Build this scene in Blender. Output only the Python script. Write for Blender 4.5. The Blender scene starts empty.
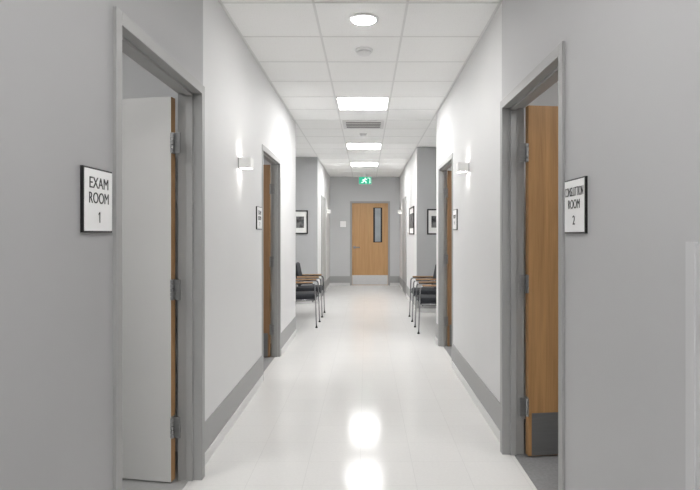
import bpy, bmesh, math
from mathutils import Vector, Matrix
S=bpy.context.scene
COL=S.collection
CH=2.85; CAMH=1.35
XL=-.949; XR=.878; XN=-.91; XN2=.845; YF=14.4
# ---------------------------------------------------------------- materials
def lin(c): 
    c/=255
    return c/12.92 if c<=.04045 else ((c+.055)/1.055)**2.4
def rgb(r,g,b): return (lin(r),lin(g),lin(b),1)
def mat(name,c,rough=.5,metal=0,var=.04,scale=8,stretch=(1,1,1),bump=0,bscale=200,emit=None,spec=.5):
    m=bpy.data.materials.new(name); m.use_nodes=True; n=m.node_tree.nodes; l=m.node_tree.links
    p=n['Principled BSDF']; p.inputs['Roughness'].default_value=rough; p.inputs['Metallic'].default_value=metal
    p.inputs['Specular IOR Level'].default_value=spec
    tc=n.new('ShaderNodeTexCoord'); mp=n.new('ShaderNodeMapping'); mp.inputs['Scale'].default_value=stretch
    nz=n.new('ShaderNodeTexNoise'); nz.inputs['Scale'].default_value=scale; nz.inputs['Detail'].default_value=4
    cr=n.new('ShaderNodeValToRGB'); C=rgb(*c)
    cr.color_ramp.elements[0].position=.3; cr.color_ramp.elements[1].position=.7
    cr.color_ramp.elements[0].color=tuple(x*(1-var) for x in C[:3])+(1,)
    cr.color_ramp.elements[1].color=tuple(min(1,x*(1+var)) for x in C[:3])+(1,)
    l.new(tc.outputs['Object'],mp.inputs[0]); l.new(mp.outputs[0],nz.inputs['Vector']); l.new(nz.outputs[0],cr.inputs[0]); l.new(cr.outputs[0],p.inputs['Base Color'])
    if bump:
        n2=n.new('ShaderNodeTexNoise'); n2.inputs['Scale'].default_value=bscale
        b=n.new('ShaderNodeBump'); b.inputs['Strength'].default_value=bump; b.inputs['Distance'].default_value=.002
        l.new(tc.outputs['Object'],n2.inputs['Vector']); l.new(n2.outputs[0],b.inputs['Height']); l.new(b.outputs[0],p.inputs['Normal'])
    if emit:
        p.inputs['Emission Color'].default_value=emit[0]; p.inputs['Emission Strength'].default_value=emit[1]
    return m
def woodmat(name,c,dark=.8,stretchz=.55,sc=2.2):
    m=mat(name,c,.45,0,.05,3); n=m.node_tree.nodes; l=m.node_tree.links; p=n['Principled BSDF']
    tc=n.new('ShaderNodeTexCoord'); mp=n.new('ShaderNodeMapping'); mp.inputs['Scale'].default_value=(9,9,stretchz)
    nz=n.new('ShaderNodeTexNoise'); nz.inputs['Scale'].default_value=sc; nz.inputs['Detail'].default_value=7; nz.inputs['Distortion'].default_value=.7
    mp2=n.new('ShaderNodeMapping'); mp2.inputs['Scale'].default_value=(90,90,2)
    nf=n.new('ShaderNodeTexNoise'); nf.inputs['Scale'].default_value=2; nf.inputs['Detail'].default_value=3
    mx=n.new('ShaderNodeMath'); mx.operation='MULTIPLY_ADD'; mx.inputs[1].default_value=.45
    cr=n.new('ShaderNodeValToRGB'); C=rgb(*c)
    cr.color_ramp.elements[0].position=.5; cr.color_ramp.elements[1].position=.9
    cr.color_ramp.elements[0].color=(C[0]*dark,C[1]*dark*.95,C[2]*dark*.88,1); cr.color_ramp.elements[1].color=C
    l.new(tc.outputs['Object'],mp.inputs[0]); l.new(tc.outputs['Object'],mp2.inputs[0]); l.new(mp.outputs[0],nz.inputs['Vector']); l.new(mp2.outputs[0],nf.inputs['Vector'])
    l.new(nf.outputs[0],mx.inputs[0]); l.new(nz.outputs[0],mx.inputs[2]); l.new(mx.outputs[0],cr.inputs[0]); l.new(cr.outputs[0],p.inputs['Base Color'])
    return m
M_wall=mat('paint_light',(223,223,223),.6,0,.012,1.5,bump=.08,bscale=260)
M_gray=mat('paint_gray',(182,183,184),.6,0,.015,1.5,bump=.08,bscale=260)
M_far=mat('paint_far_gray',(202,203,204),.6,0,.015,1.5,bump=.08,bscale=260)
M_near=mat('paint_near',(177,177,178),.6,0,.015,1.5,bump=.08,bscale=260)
M_nearR=mat('paint_near_dimmed',(192,192,193),.6,0,.015,1.5,bump=.08,bscale=260)  # near right wall: dimmer light away from the lamps put into the gray
M_panel=mat('panel_pale',(206,206,207),.5,0,.01,1.5)
M_frame=mat('frame_gray_enamel',(166,166,165),.5,0,.005,3)
M_base=mat('base_vinyl_gray',(166,166,166),.5,0,.005,3)
M_cove=mat('cove_vinyl_white',(222,222,221),.3,0,.02,6)
M_tbar=mat('tbar_white',(232,232,231),.5,0,.01,6)
M_wood=woodmat('wood_maple',(200,158,110),.86)
M_woodn=woodmat('wood_golden',(186,143,95),.66,.5,1.8)
M_edge=woodmat('wood_edge',(172,134,92))
M_wood2=woodmat('wood_dark_maple',(152,118,86))
M_leafg=mat('leaf_gray_enamel',(172,172,172),.45,0,.02,3)
M_leafw=mat('leaf_laminate_gray',(214,213,211),.45,0,.015,2)
M_metal=mat('brushed_steel',(158,158,158),.3,.85,.08,12,(1,1,12))
M_kick=mat('kick_steel',(126,126,126),.42,.5,.05,12,(1,1,14))
M_kick2=mat('kick_steel_bright',(218,218,218),.3,.5,.08,12,(1,1,14))
M_chrome=mat('chrome',(150,150,153),.2,.9,.02,10)
M_black=mat('black_plastic',(18,18,19),.4,0,.1,20)
M_white=mat('white_plastic',(240,240,240),.4,0,.01,10)
M_signf=mat('sign_face',(250,250,250),.45,0,.01,10)
M_uphol=mat('upholstery_charcoal',(32,35,41),.75,0,.25,60,bump=.5,bscale=500)
M_arm=woodmat('arm_wood',(178,142,108))
M_carpet=mat('room_floor_gray',(138,138,139),.7,0,.1,60,bump=.3)
M_pale=mat('room_floor_pale',(172,172,171),.5,0,.05,60)
M_glow=mat('panel_glow',(255,253,250),.5,emit=((1,.992,.98,1),30))
M_glow2=mat('room_glow',(255,253,250),.5,emit=((1,.992,.98,1),14))
M_glowd=mat('downlight_glow',(255,253,250),.5,emit=((1,.985,.965,1),120))
M_glows=mat('sconce_glow',(255,250,240),.5,emit=((1,.97,.93,1),13))
M_shade=mat('sconce_shade',(215,215,213),.5,emit=((1,.98,.95,1),.15))
M_vent=mat('vent_gray',(226,226,226),.4,0,.02,10)
M_ventd=mat('vent_dark',(40,40,42),.6,0,.05,10)
M_green=mat('exit_green',(0,140,105),.4,emit=((.0,.34,.2,1),.8))
M_exw=mat('exit_white',(240,250,245),.4,emit=((.85,1,.95,1),.8))
M_glass=mat('door_glass',(165,172,178),.12,0,.15,3)
M_mat=mat('mat_board',(238,238,236),.7)
def printmat():
    m=mat('art_print',(90,90,90),.6); n=m.node_tree.nodes; l=m.node_tree.links; p=n['Principled BSDF']
    tc=n.new('ShaderNodeTexCoord'); nz=n.new('ShaderNodeTexNoise'); nz.inputs['Scale'].default_value=9; nz.inputs['Detail'].default_value=5
    cr=n.new('ShaderNodeValToRGB'); cr.color_ramp.elements[0].position=.42; cr.color_ramp.elements[1].position=.62
    cr.color_ramp.elements[0].color=(.02,.02,.022,1); cr.color_ramp.elements[1].color=(.2,.2,.2,1)
    l.new(tc.outputs['Object'],nz.inputs['Vector']); l.new(nz.outputs[0],cr.inputs[0]); l.new(cr.outputs[0],p.inputs['Base Color']); return m
M_print=printmat()
def tilemat():
    m=mat('ceiling_tile',(240,240,240),.8,0,.02,2); n=m.node_tree.nodes; l=m.node_tree.links; p=n['Principled BSDF']
    tc=n.new('ShaderNodeTexCoord'); v=n.new('ShaderNodeTexNoise'); v.inputs['Scale'].default_value=120; v.inputs['Detail'].default_value=2
    cr=n.new('ShaderNodeValToRGB'); C=rgb(252,252,251)
    cr.color_ramp.elements[0].position=.33; cr.color_ramp.elements[1].position=.42
    cr.color_ramp.elements[0].color=tuple(x*.92 for x in C[:3])+(1,); cr.color_ramp.elements[1].color=C
    l.new(tc.outputs['Object'],v.inputs['Vector']); l.new(v.outputs[0],cr.inputs[0]); l.new(cr.outputs[0],p.inputs['Base Color'])
    return m
M_tile=tilemat()
def floormat():
    m=mat('vinyl_floor_white',(232,232,232),.14,0,.02,1.2,spec=.5); n=m.node_tree.nodes; l=m.node_tree.links; p=n['Principled BSDF']
    p.inputs['IOR'].default_value=1.22
    tc=n.new('ShaderNodeTexCoord'); b=n.new('ShaderNodeTexBrick'); b.offset=0; b.inputs['Scale'].default_value=1
    b.inputs['Brick Width'].default_value=.305; b.inputs['Row Height'].default_value=.305; b.inputs['Mortar Size'].default_value=.0014; b.inputs['Mortar Smooth'].default_value=.3
    C=rgb(226,225,223); b.inputs['Color1'].default_value=C; b.inputs['Color2'].default_value=tuple(x*.98 for x in C[:3])+(1,); b.inputs['Mortar'].default_value=tuple(x*.86 for x in C[:3])+(1,)
    mp=n.new('ShaderNodeMapping'); mp.inputs['Location'].default_value=(.339,.1,0)
    l.new(tc.outputs['Object'],mp.inputs[0]); l.new(mp.outputs[0],b.inputs['Vector'])
    nz=n.new('ShaderNodeTexNoise'); nz.inputs['Scale'].default_value=60; nz.inputs['Detail'].default_value=5
    mr=n.new('ShaderNodeMapRange'); mr.inputs['To Min'].default_value=.95; mr.inputs['To Max'].default_value=1.04
    mx=n.new('ShaderNodeMix'); mx.data_type='RGBA'; mx.blend_type='MULTIPLY'; mx.inputs['Factor'].default_value=1
    l.new(tc.outputs['Object'],nz.inputs['Vector']); l.new(nz.outputs[0],mr.inputs['Value'])
    l.new(b.outputs['Color'],mx.inputs['A']); l.new(mr.outputs[0],mx.inputs['B']); l.new(mx.outputs['Result'],p.inputs['Base Color'])
    n3=n.new('ShaderNodeTexNoise'); n3.inputs['Scale'].default_value=7
    m3=n.new('ShaderNodeMapRange'); m3.inputs['To Min'].default_value=.09; m3.inputs['To Max'].default_value=.17
    l.new(tc.outputs['Object'],n3.inputs['Vector']); l.new(n3.outputs[0],m3.inputs['Value']); l.new(m3.outputs[0],p.inputs['Roughness'])
    return m
M_floor=floormat()
# ---------------------------------------------------------------- mesh helpers
def finish(name,bm,mats,parent=None,loc=(0,0,0),rot=0,smooth=False,**props):
    me=bpy.data.meshes.new(name); bm.normal_update(); bm.to_mesh(me); bm.free()
    if not isinstance(mats,(list,tuple)): mats=[mats]
    for m in mats: me.materials.append(m)
    if smooth:
        for p in me.polygons: p.use_smooth=True
    o=bpy.data.objects.new(name,me); COL.objects.link(o); o.location=loc; o.rotation_euler=(0,0,rot)
    if parent: o.parent=parent
    for k,v in props.items(): o[k]=v
    return o
def addbox(bm,b,mi=0,bev=0):
    x0,x1,y0,y1,z0,z1=b
    t=bmesh.new(); bmesh.ops.create_cube(t,size=1)
    for v in t.verts:
        v.co=Vector(((x0+x1)/2+v.co.x*(x1-x0),(y0+y1)/2+v.co.y*(y1-y0),(z0+z1)/2+v.co.z*(z1-z0)))
    if bev: bmesh.ops.bevel(t,geom=t.edges[:],offset=bev,segments=3,affect='EDGES',profile=.5)
    for f in t.faces: f.material_index=mi
    me=bpy.data.meshes.new('t'); t.to_mesh(me); t.free(); bm.from_mesh(me); bpy.data.meshes.remove(me)
def boxes(name,lst,mats,bev=0,**kw):
    bm=bmesh.new()
    for b in lst: addbox(bm,b[:6],b[6] if len(b)>6 else 0,bev)
    return finish(name,bm,mats,**kw)
def lathe(bm,prof,seg=32,mi=0,axis='Z',center=(0,0,0)):
    rings=[]
    c=Vector(center)
    for r,h in prof:
        ring=[]
        for i in range(seg):
            a=2*math.pi*i/seg; x,y=r*math.cos(a),r*math.sin(a)
            v={'Z':Vector((x,y,h)),'Y':Vector((x,h,y)),'X':Vector((h,x,y))}[axis]
            ring.append(bm.verts.new(c+v))
        rings.append(ring)
    for a,b in zip(rings,rings[1:]):
        for i in range(seg):
            f=bm.faces.new((a[i],a[(i+1)%seg],b[(i+1)%seg],b[i])); f.material_index=mi
    for r in (rings[0],rings[-1]):
        f=bm.faces.new(r); f.material_index=mi
    bmesh.ops.recalc_face_normals(bm,faces=bm.faces[:])
def fillet(pts,r,n=6):
    pts=[Vector(p) for p in pts]; out=[pts[0]]
    for a,b,c in zip(pts,pts[1:],pts[2:]):
        d1=(a-b).normalized(); d2=(c-b).normalized(); p1=b+d1*r; p2=b+d2*r
        for i in range(n+1):
            t=i/n; out.append((1-t)**2*p1+2*t*(1-t)*b+t*t*p2)
    out.append(pts[-1]); return out
def tube(bm,pts,r,fil=.03,seg=10,mi=0):
    P=fillet(pts,fil) if len(pts)>2 else [Vector(p) for p in pts]
    up=None; rings=[]
    for i,p in enumerate(P):
        t=(P[min(i+1,len(P)-1)]-P[max(i-1,0)]).normalized()
        if up is None:
            up=Vector((0,1,0)) if abs(t.y)<.9 else Vector((1,0,0))
        u=(up-t*up.dot(t)).normalized(); w=t.cross(u); up=u
        rings.append([bm.verts.new(p+r*(math.cos(2*math.pi*k/seg)*u+math.sin(2*math.pi*k/seg)*w)) for k in range(seg)])
    for a,b in zip(rings,rings[1:]):
        for k in range(seg):
            f=bm.faces.new((a[k],a[(k+1)%seg],b[(k+1)%seg],b[k])); f.material_index=mi; f.smooth=True
    for r_ in (rings[0],rings[-1]):
        f=bm.faces.new(r_); f.material_index=mi
    bmesh.ops.recalc_face_normals(bm,faces=bm.faces[:])
def empty(name,loc,rot=0,**props):
    o=bpy.data.objects.new(name,None); o.empty_display_size=.05; COL.objects.link(o); o.location=loc; o.rotation_euler=(0,0,rot)
    for k,v in props.items(): o[k]=v
    return o
def dup(top,loc,rot,**props):
    def rec(o,par):
        c=o.copy(); COL.objects.link(c)
        if par: c.parent=par; c.matrix_parent_inverse=o.matrix_parent_inverse.copy()
        for ch in o.children: rec(ch,c)
        return c
    c=rec(top,None); c.location=loc; c.rotation_euler=(0,0,rot)
    for k,v in props.items(): c[k]=v
    return c
def struct(name,lst,mats,bev=0): return boxes(name,lst,mats,bev,kind='structure')
def text(name,s,width,height,loc,mat_,parent,depth=.0012,bold=0):
    """text in local XZ plane facing -Y, centred at loc"""
    if s=='1':
        bm=bmesh.new(); H=height/2; t=height*.08
        pts=[(-t,-H),(t,-H),(t,H),(-t*.7,H),(-height*.27,H*.62),(-height*.27,H*.38),(-t,H*.62)]
        f=bm.faces.new([bm.verts.new((x+t,-depth,z)) for x,z in pts])
        return finish(name,bm,mat_,parent,loc)
    cu=bpy.data.curves.new('t','FONT'); cu.body=s; cu.extrude=.01; cu.offset=bold; cu.align_x='CENTER'; cu.align_y='CENTER'
    o=bpy.data.objects.new('t',cu); COL.objects.link(o); dg=bpy.context.evaluated_depsgraph_get(); dg.update()
    me=bpy.data.meshes.new_from_object(o.evaluated_get(dg)); bpy.data.objects.remove(o)
    xs=[v.co.x for v in me.vertices]; ys=[v.co.y for v in me.vertices]
    cx=(max(xs)+min(xs))/2; cy=(max(ys)+min(ys))/2; w=max(xs)-min(xs); h=max(ys)-min(ys)
    sx=(width/w) if width else height/h
    for v in me.vertices:
        v.co=Vector(((v.co.x-cx)*sx,-v.co.z*depth/.01,(v.co.y-cy)*height/h))
    me.materials.clear(); me.materials.append(mat_)
    ob=bpy.data.objects.new(name,me); COL.objects.link(ob); ob.location=loc; ob.parent=parent; return ob
# ---------------------------------------------------------------- shell
struct('floor',[(XL-.8,XR+.8,-2.2,YF+.3,-.1,0)],M_floor)
TM=.08; TN=.11
DT=2.17 # frame top
L1=(1.975,3.06); L2=(5.0,6.08); R1=(2.33,3.41); R2=(5.54,6.65); LF=(11.6,12.7); RF=(11.9,13.0)
struct('floor_exam_room',[(-3.3,XN-.06,.4,3.4,-.05,.003)],M_pale)
struct('floor_room',[(-3.3,XL-.05,3.6,6.75,-.05,.003),(XN2+.06,3.2,.9,4.0,-.05,.003),(XR+.05,3.2,4.1,6.75,-.05,.003)],M_carpet)
struct('ceiling',[(-3.5,3.5,-2.2,YF+.3,CH,CH+.1)],M_tile)
def wallseg(name,face,back,y0,y1,ops,m,top=None):
    top=top or DT
    xa,xb=min(face,back),max(face,back); lst=[]; y=y0
    for (a,b) in ops:
        if a+.01>y: lst.append((xa,xb,y,a+.01,0,CH))
        lst.append((xa,xb,a+.01,min(b-.01,y1),top-.01,CH)); y=b-.01
    if y<y1: lst.append((xa,xb,y,y1,0,CH))
    return struct(name,lst,m)
DR=2.17
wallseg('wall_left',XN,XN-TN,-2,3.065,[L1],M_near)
wallseg('wall_left_middle',XL,XL-TM,3.065,7.4,[L2],M_wall)
wallseg('wall_left_far',XL,XL-TM,10.78,YF,[],M_wall)
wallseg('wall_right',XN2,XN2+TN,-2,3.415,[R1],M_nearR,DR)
wallseg('wall_right_middle',XR,XR+TM,3.415,6.85,[R2],M_wall)
wallseg('wall_right_far',XR,XR+TM,9.55,YF,[],M_wall)
struct('wall_alcove_end_left',[(-1.7,XL,10.68,10.78,0,CH)],M_gray)
struct('wall_alcove_end_right',[(XR,1.6,9.45,9.55,0,CH)],M_gray)
struct('wall_alcove_left',[(-1.7,-1.6,7.4,10.68,0,CH),(-1.7,XL-TM,7.3,7.4,0,CH)],M_wall)
struct('wall_alcove_right',[(1.5,1.6,6.85,9.45,0,CH),(XR+TM,1.6,6.77,6.85,0,CH)],M_wall)
FD=(-.42,.63)
struct('wall_far',[(XL-.1,FD[0]+.01,YF,YF+.12,0,CH),(FD[1]-.01,XR+.1,YF,YF+.12,0,CH),(FD[0]+.01,FD[1]-.01,YF,YF+.12,2.2,CH)],M_far)
struct('wall_back',[(-1.1,1.1,-2.1,-2,0,CH)],M_wall)
def room(name,s,x0,x1,y0,y1):
    a,b=min(x0,x1),max(x0,x1)
    lst=[(a,b,y0-.08,y0,0,CH),(a,b,y1,y1+.08,0,CH)]
    lst.append((a-.08,a,y0-.08,y1+.08,0,CH) if s<0 else (b,b+.08,y0-.08,y1+.08,0,CH))
    struct(name,lst,M_wall)
room('wall_exam_room',-1,-3.2,XN-TN,.4,3.4)
room('wall_side_room',-1,-3.2,XL-TM,3.6,6.75)
room('wall_consult_room',1,XR+TM,3.1,1.0,4.0)
room('wall_office_room',1,XR+TM,3.1,4.1,6.68)
# ceiling grid
bars=[]; w=.0085; zb=CH-.002
GY=[6.0+.61*k for k in range(-13,14)]; GX=[XL+.609*1,XL+.609*2]
for x in GX: bars.append((x-w,x+w,-2,YF,zb,CH+.001))
for y in GY: bars.append((XL if y>3.065 else XN,XR if y>3.4 else XN2,y-w,y+w,zb,CH+.001))
bars+= [(XL,XL+.018,3.07,YF,zb,CH+.001),(XR-.018,XR,3.42,YF,zb,CH+.001),(XN,XN+.018,-2,3.06,zb,CH+.001),(XN2-.018,XN2,-2,3.41,zb,CH+.001)]
for y in GY:
    if 7.4<y<10.68: bars.append((-1.6,XL,y-w,y+w,zb,CH+.001))
    if 6.85<y<9.45: bars.append((XR,1.5,y-w,y+w,zb,CH+.001))
struct('trim_ceiling_grid',bars,M_tbar)
# baseboards
def base(name,side,face,y0,y1):
    s=side; t=.012
    f=lambda a,b:(min(a,b),max(a,b))
    xa,xb=f(face,face+s*.007); xc,xd=f(face,face+s*t)
    struct(name,[(xa,xb,y0,y1,.07,.245,0),(xc,xd,y0,y1,0,.07,1)],[M_base,M_cove],.0015)
base('baseboard_left',1,XN,-2,L1[0]); base('baseboard_left.001',1,XL,3.07,L2[0]); base('baseboard_left.002',1,XL,L2[1],7.4)
base('baseboard_left.003',1,XL,10.78,LF[0]); base('baseboard_left.004',1,XL,LF[1],YF-.012)
base('baseboard_right',-1,XN2,-2,R1[0]); base('baseboard_right.001',-1,XR,3.42,R2[0]); base('baseboard_right.002',-1,XR,R2[1],6.85)
base('baseboard_right.003',-1,XR,9.55,RF[0]); base('baseboard_right.004',-1,XR,RF[1],YF-.012)
def basey(name,y,x0,x1):
    struct(name,[(x0,x1,y-.007,y,.07,.245,0),(x0,x1,y-.012,y,0,.07,1)],[M_base,M_cove],.0015)
basey('baseboard_far',YF,XL,FD[0]); basey('baseboard_far.001',YF,FD[1],XR)
basey('baseboard_alcove_left',10.68,-1.6,XL); basey('baseboard_alcove_right',9.45,XR,1.5)
base('baseboard_alcove_left.001',1,-1.6,7.4,10.66); base('baseboard_alcove_right.001',-1,1.5,6.85,9.43)
# frames
def frame(name,face,back,s,o,top=DT,p=.012):
    """s=+1: wall on the left side (faces +x)"""
    xa,xb=sorted((face+s*p,back-s*.012)); a,b=o; c=.05
    lst=[(xa,xb,a,a+c,0,top),(xa,xb,b-c,b,0,top),(xa,xb,a+c,b-c,top-c,top)]
    m=(face+back)/2; sa,sb=m-.018,m+.018
    lst+=[(sa,sb,a+c,a+c+.014,0,top-c),(sa,sb,b-c-.014,b-c,0,top-c),(sa,sb,a+c,b-c,top-c-.014,top-c)]
    return struct(name,lst,M_frame,.0015)
frame('trim_1',XN,XN-TN,1,L1); frame('trim_2',XL,XL-TM,1,L2,p=.006); frame('trim_3',XN2,XN2+TN,-1,R1,DR); frame('trim_4',XR,XR+TM,-1,R2,p=.006)
frame('trim_5',XL+.002,XL-.02,1,LF); frame('trim_6',XR-.002,XR+.02,-1,RF)
a,b=FD
struct('trim_7',[(a,a+.05,YF-.015,YF+.12,0,2.21),(b-.05,b,YF-.015,YF+.12,0,2.21),(a+.05,b-.05,YF-.015,YF+.12,2.16,2.21)],M_frame,.002)
# doors --------------------------------------------------------------
def handle(parent,x,y,sgn,dirx,name='handle',r=1):
    bm=bmesh.new()
    lathe(bm,[(.03*r,0),(.03*r,sgn*.01),(.012,sgn*.012),(.012,sgn*.05)],20,0,'Y',(x,y,1.0))
    tube(bm,[(x,y+sgn*.05,1.0),(x+dirx*.03,y+sgn*.055,1.0),(x+dirx*.14,y+sgn*.052,1.0)],.011*r,.012)
    finish(name,bm,M_metal,parent)
def leaf(name,hx,hy,d,rot,face_mat,kick=True,h=2.105,w=.965,hin=(.31,1.05,1.84),t=.045):
    x0,x1=sorted((0,d*w))
    bm=bmesh.new(); addbox(bm,(x0,x1,-t,0,.012,h),0,.0015)
    bm.faces.ensure_lookup_table(); bm.normal_update()
    for f in bm.faces:
        if abs(f.normal.x)>.9: f.material_index=1
    o=finish(name,bm,[face_mat,M_edge],loc=(hx,hy,0),rot=rot,kind='structure')
    for z in hin:
        b2=bmesh.new()
        for k in range(5):
            zz=z-.055+k*.022; lathe(b2,[(.007,zz),(.0095,zz+.0015),(.0095,zz+.0185),(.007,zz+.0205)],14,0,'Z',(-d*.012,-t-.01,0))
        xx=sorted((-d*.0025,0)); addbox(b2,(xx[0],xx[1],-t,-.004,z-.055,z+.055))
        xx=sorted((-d*.055,-d*.012)); addbox(b2,(xx[0],xx[1],-t-.002,-t+.002,z-.055,z+.055))
        finish('hinge',b2,M_metal,o)
    if kick:
        xx=sorted((d*.02,d*(w-.02))); boxes('kick_plate',[(xx[0],xx[1],-t-.002,-t,.015,.27)],M_kick,parent=o)
    handle(o,d*(w-.07),-t,-1,-d); handle(o,d*(w-.07),0,1,-d)
    return o
r7=math.radians(7)
leaf('door_1',XN-TN-.022,3.0,-1,-math.radians(10),M_leafw,kick=False,h=2.09,w=.93,t=.045)
leaf('door_2',XL-TM-.018,6.02,-1,-r7*.6,M_wood2,w=.93)
leaf('door_3',XN2+TN+.018,3.35,1,r7,M_woodn,h=2.125)
leaf('door_4',XR+TM+.018,6.59,1,r7*.3,M_wood2,w=.95)
for nm,x,(y0,y1),s in (('door_6',XL,LF,1),('door_7',XR,RF,-1)):
    xa,xb=sorted((x-s*.0,x+s*.006)); o=struct(nm,[(xa,xb,y0+.05,y1-.05,.01,DT-.05)],M_leafg)
    boxes('kick_plate',[(min(x,x+s*.009),max(x,x+s*.009),y0+.08,y1-.08,.02,.27)],M_kick,parent=o)
o=struct('door_5',[(a+.052,b-.052,YF+.02,YF+.065,.01,2.158)],M_wood,.001)
kx=(a+.06,b-.06)
boxes('kick_plate',[(kx[0],kx[1],YF+.017,YF+.02,.02,.27)],M_kick2,parent=o)
boxes('window_frame',[(.19,.425,YF+.012,YF+.02,1.13,1.15),(.19,.425,YF+.012,YF+.02,2.025,2.045),(.19,.235,YF+.012,YF+.02,1.15,2.025),(.385,.425,YF+.012,YF+.02,1.15,2.025)],M_black,parent=o)
boxes('window_glass',[(.235,.385,YF+.016,YF+.019,1.15,2.025)],M_glass,parent=o)
handle(o,a+.12,YF+.02,-1,1,r=1.3)
# ---------------------------------------------------------------- signs
def sign(loc,rot,w,h,lines,label):
    e=empty('room_sign',loc,rot,label=label,category='sign')
    boxes('backing',[(-w/2,w/2,-.010,0,-h/2,h/2)],M_black,.001,parent=e)
    b=.006
    boxes('face_plate',[(-w/2+b,w/2-b,-.012,-.0095,-h/2+b,h/2-b)],M_signf,parent=e)
    for s,wd,ht,z in lines: text('lettering',s,wd,ht,(0,-.0122,z),M_black,e,bold=-.01 if len(s)>6 else -.004)
    return e
RL=math.radians(90); RR=math.radians(-90)
sign((XN,1.847,1.462),RL,.2,.215,[('EXAM',.128,.036,.058),('ROOM',.134,.036,.008),('1',None,.036,-.056)],'black-framed white plaque reading exam room 1 beside door frame')
sign((XN2,2.2,1.462),RR,.215,.22,[('CONSLUTTION',.19,.036,.058),('ROOM',.12,.036,.008),('2',None,.036,-.056)],'black-framed white plaque reading conslution room 2 beside door frame')
sign((XL,4.84,1.49),RL,.22,.2,[('EXAM',.12,.036,.048),('ROOM',.12,.036,.0),('3',None,.032,-.05)],'small white room plaque next to wooden door')
sign((XR,5.37,1.49),RR,.22,.2,[('ROOM',.12,.036,.03),('4',None,.036,-.03)],'small white room plaque beside gray door frame')
e=empty('wall_notice',(-.6,YF,1.61),0,label='small white notice plate on gray wall beside end door',category='sign')
boxes('notice_plate',[(-.08,.08,-.01,0,-.08,.08)],M_signf,.001,parent=e)
boxes('notice_border',[(-.088,.088,-.006,0,-.088,.088)],M_base,parent=e)
# ---------------------------------------------------------------- sconces
def sconce(loc,rot,label):
    e=empty('wall_sconce',loc,rot,label=label,category='wall lamp',group='wall sconces along the corridor')
    boxes('wall_plate',[(0,.008,-.05,.05,-.04,.04)],M_metal,.001,parent=e)
    d=.095;w=.055;h=.038
    boxes('lamp_shade',[(.012,d,-w,-w+.004,-h,h),(.012,d,w-.004,w,-h,h),(d-.004,d,-w,w,-h,h),(.006,.012,-w,w,-h,h)],M_shade,.0008,parent=e)
    boxes('upper_diffuser',[(.012,d-.004,-w+.004,w-.004,h-.014,h-.008)],M_glows,parent=e)
    boxes('lower_diffuser',[(.012,d-.004,-w+.004,w-.004,-h+.008,-h+.014)],M_glows,parent=e)
    return e
sc=sconce((XL,4.12,1.88),0,'white box-shaped wall sconce glowing on light wall')
dup(sc,(XR,4.72,1.92),math.pi); dup(sc,(XR,13.5,1.9),math.pi); dup(sc,(XL,13.3,1.9),0)
# ---------------------------------------------------------------- ceiling fixtures
def panel(y,first=[None]):
    if first[0] is None:
        e=empty('ceiling_light_panel',(0,0,0),label='square recessed light panel glowing in tiled ceiling',category='ceiling light',group='ceiling light panels')
        g=.29
        boxes('light_diffuser',[(-g+.012,g-.012,-g+.012,g-.012,-.006,-.001)],M_glow,parent=e)
        boxes('panel_frame',[(-g,-g+.012,-g,g,-.009,0),(g-.012,g,-g,g,-.009,0),(-g+.012,g-.012,-g,-g+.012,-.009,0),(-g+.012,g-.012,g-.012,g,-.009,0)],M_white,parent=e)
        first[0]=e; e.location=(GX[0]+.3045,y,CH); return e
    return dup(first[0],(GX[0]+.3045,y,CH),0)
for y in (6.305,9.355,11.795,-.405): panel(y)  # last panel is unseen behind the camera, added to light the near end
e=empty('round_downlight',(-.015,3.83,CH),label='round recessed downlight with white trim in ceiling tile',category='ceiling light',group='round downlights')
bm=bmesh.new(); lathe(bm,[(.082,-.001),(.082,-.010),(.105,-.006),(.105,-.0005)],40); finish('trim_ring',bm,M_white,e,smooth=False)
bm=bmesh.new(); lathe(bm,[(.081,-.0115),(.081,-.0105)],40); finish('light_lens',bm,M_glowd,e)
dup(e,(-.015,1.4,CH),0)  # second downlight out of view, added to brighten the near walls
def smoke(x,y,r,label):
    e=empty('smoke_detector',(x,y,CH),label=label,category='smoke detector')
    bm=bmesh.new(); lathe(bm,[(r,-.0),(r,-.012),(r*.94,-.016)],32); finish('base_ring',bm,M_white,e)
    bm=bmesh.new(); lathe(bm,[(r*.76,-.016),(r*.76,-.022)],32); finish('vent_slot',bm,M_vent,e)
    bm=bmesh.new(); lathe(bm,[(r*.84,-.022),(r*.8,-.03),(r*.6,-.042),(r*.35,-.046),(.004,-.047)],32); finish('sensor_dome',bm,M_white,e,smooth=True)
smoke(-.015,4.47,.072,'round white smoke detector on ceiling tile'); smoke(-.04,8.2,.06,'small round white detector on ceiling between vent and light')
e=empty('air_vent',(GX[0]+.3045,7.525,CH),label='rectangular louvered gray air vent in ceiling tile',category='vent')
g=.28
boxes('vent_back',[(-g,g,-.25,.25,-.004,-.001)],M_ventd,parent=e)
boxes('vent_frame',[(-g,g,-.27,-.19,-.009,0),(-g,g,.19,.27,-.009,0),(-g,-g+.045,-.19,.19,-.009,0),(g-.045,g,-.19,.19,-.009,0)],M_vent,.001,parent=e)
bm=bmesh.new()
for i in range(3):
    y=-.1+i*.1; addbox(bm,(-g+.045,g-.045,y-.02,y+.02,-.0075,-.0045))
finish('louvers',bm,M_vent,e)
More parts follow.
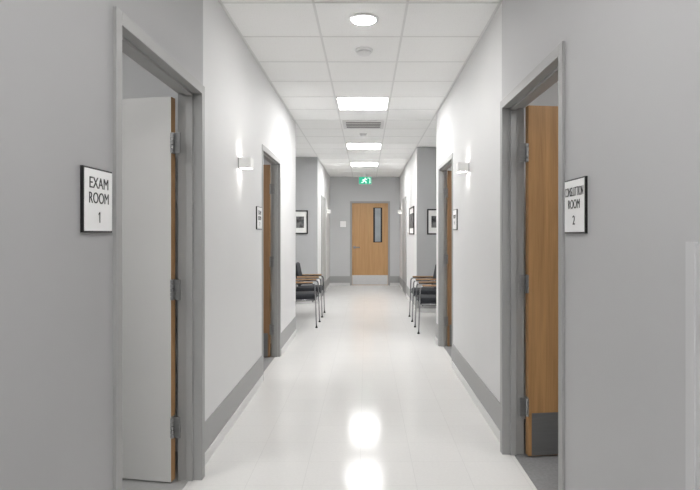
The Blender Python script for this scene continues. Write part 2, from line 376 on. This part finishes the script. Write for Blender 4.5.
for (x,y) in ((-2.1,1.9),(-2.1,5.1),(2.0,2.5),(2.0,5.4)):
    e=empty('room_ceiling_light',(x,y,CH),label='square light panel on side room ceiling',category='ceiling light',group='side room ceiling lights')
    boxes('light_diffuser',[(-.28,.28,-.28,.28,-.012,-.002)],M_glow2,parent=e)
    boxes('panel_frame',[(-.3,.3,-.3,-.28,-.014,0),(-.3,.3,.28,.3,-.014,0),(-.3,-.28,-.28,.28,-.014,0),(.28,.3,-.28,.28,-.014,0)],M_white,parent=e)
# exit sign
EZ=2.675
e=empty('exit_sign',(-.02,13.6,EZ),label='green running-man exit sign hanging from the ceiling',category='exit sign')
boxes('housing',[(-.16,.16,0,.04,-.095,.095)],M_white,.003,parent=e)
boxes('mounting_stem',[(-.02,.02,.01,.03,.095,CH-EZ)],M_white,parent=e)
boxes('green_face',[(-.153,.153,-.003,0,-.088,.088)],M_green,parent=e)
bm=bmesh.new()
def poly(pts,dx=0,s=1.12):
    f=bm.faces.new([bm.verts.new((x*s+dx,-.0042,z*s)) for x,z in pts])
for q in ([(.10,-.06),(.112,-.06),(.112,.06),(.10,.06)],[(.05,.048),(.10,.048),(.10,.06),(.05,.06)]): poly(q)
D=.015
poly([(-.01+.016*math.cos(t*math.pi/6),.047+.016*math.sin(t*math.pi/6)) for t in range(12)],D)
poly([(-.05,.026),(-.015,.032),(-.015,-.01),(-.052,-.012)],D)
poly([(-.015,.032),(.02,.010),(.03,.02),(-.008,.044)],D); poly([(-.05,.026),(-.085,.010),(-.08,-.002),(-.05,.012)],D)
poly([(-.015,-.01),(.018,-.028),(.008,-.062),(-.008,-.062),(.0,-.033),(-.033,-.018)],D)
poly([(-.052,-.012),(-.033,-.018),(-.062,-.048),(-.1,-.048),(-.1,-.034),(-.070,-.034)],D)
finish('pictogram',bm,M_exw,e)
# ---------------------------------------------------------------- pictures (local: facing -Y)
def picture(loc,rot,w,h,label):
    e=empty('framed_picture',loc,rot,label=label,category='picture')
    f=.024
    boxes('picture_frame',[(-w/2,w/2,-.02,0,-h/2,-h/2+f),(-w/2,w/2,-.02,0,h/2-f,h/2),(-w/2,-w/2+f,-.02,0,-h/2+f,h/2-f),(w/2-f,w/2,-.02,0,-h/2+f,h/2-f)],M_black,.0015,parent=e)
    boxes('mat_board',[(-w/2+f,w/2-f,-.008,-.001,-h/2+f,h/2-f)],M_mat,parent=e)
    k=.075; boxes('art_print',[(-w/2+k,w/2-k,-.0095,-.0078,-h/2+k*1.6,h/2-k*1.6)],M_print,parent=e)
picture((-1.28,10.68,1.58),0,.3,.46,'black-framed dark landscape print on gray alcove wall')
picture((1.22,9.45,1.56),0,.34,.44,'black-framed dark print on gray wall above chairs')
picture((XR,10.45,1.6),RR,1.0,.52,'wide black-framed picture on white corridor wall')
# ---------------------------------------------------------------- wall panel at near right
struct('trim_8',[(XN2-.006,XN2,1.1,1.395,0,1.325),(XN2-.012,XN2,1.395,1.432,0,1.33)],M_panel,.001)
# ---------------------------------------------------------------- chairs (front = +X)
def chair(loc,rot,label):
    e=empty('waiting_chair',loc,rot,label=label,category='chair',group='waiting chairs in the alcoves')
    W=.262
    bm=bmesh.new(); addbox(bm,(-.20,.235,-.24,.24,.375,.475),0,.036)
    for v in bm.verts: v.co.z+=.012*(1-(v.co.y/.24)**2)*(1 if v.co.z>.43 else 0)+.03*(v.co.x)
    finish('seat',bm,M_uphol,e,smooth=True)
    bm=bmesh.new(); addbox(bm,(-.026,.03,-.24,.24,-.19,.18),0,.026)
    for v in bm.verts: v.co.x+=-.03*(1-(v.co.y/.24)**2)-v.co.z*.2
    finish('backrest',bm,M_uphol,e,loc=(-.15,0,.69),smooth=True)
    for s in (-1,1):
        y=s*W
        bm=bmesh.new(); tube(bm,[(.26,y,0),(.235,y,.635),(.0,y,.635)],.0105,.045); finish('leg',bm,M_chrome,e)
        bm=bmesh.new(); tube(bm,[(-.27,y,0),(-.15,y,.635),(.005,y,.635)],.0105,.045); finish('leg',bm,M_chrome,e)
        bm=bmesh.new(); addbox(bm,(-.15,.21,y-.016,y+.016,.644,.664),0,.007); finish('armrest',bm,M_arm,e,smooth=False)
        bm=bmesh.new(); tube(bm,[(-.195,y,.40),(.245,y,.40)],.009); finish('side_rail',bm,M_chrome,e)
        bm=bmesh.new(); tube(bm,[(-.15,s*.2,.39),(-.17,s*.2,.5),(-.225,s*.2,.82)],.009,.04); finish('back_upright',bm,M_chrome,e)
        for x in (.26,-.27):
            bm=bmesh.new(); lathe(bm,[(.016,0),(.018,.004),(.015,.02)],14,0,'Z',(x,y,0)); finish('foot_cap',bm,M_black,e)
    for x,z in ((.2,.375),(-.15,.38)):
        bm=bmesh.new(); tube(bm,[(x,-W,z),(x,W,z)],.009); finish('cross_bar',bm,M_chrome,e)
    return e
ch=chair((-.97,8.15,0),0,'black upholstered chair with chrome legs and wooden armrests')
dup(ch,(-.97,9.15,0),0); dup(ch,(.97,7.68,0),math.pi); dup(ch,(.97,8.7,0),math.pi)
# ---------------------------------------------------------------- world + camera
w_=bpy.data.worlds.new('World'); S.world=w_; w_.use_nodes=True; w_.node_tree.nodes['Background'].inputs[0].default_value=(.6,.6,.6,1)
S.view_settings.view_transform='Standard'; S.view_settings.exposure=.36
cam=bpy.data.cameras.new('Camera'); co=bpy.data.objects.new('Camera',cam); COL.objects.link(co)
co.location=(0,0,CAMH); co.rotation_euler=(math.radians(90),0,0); cam.lens=36*549/700; cam.shift_x=-16/700; cam.shift_y=-11/700; cam.clip_start=.05
S.camera=co
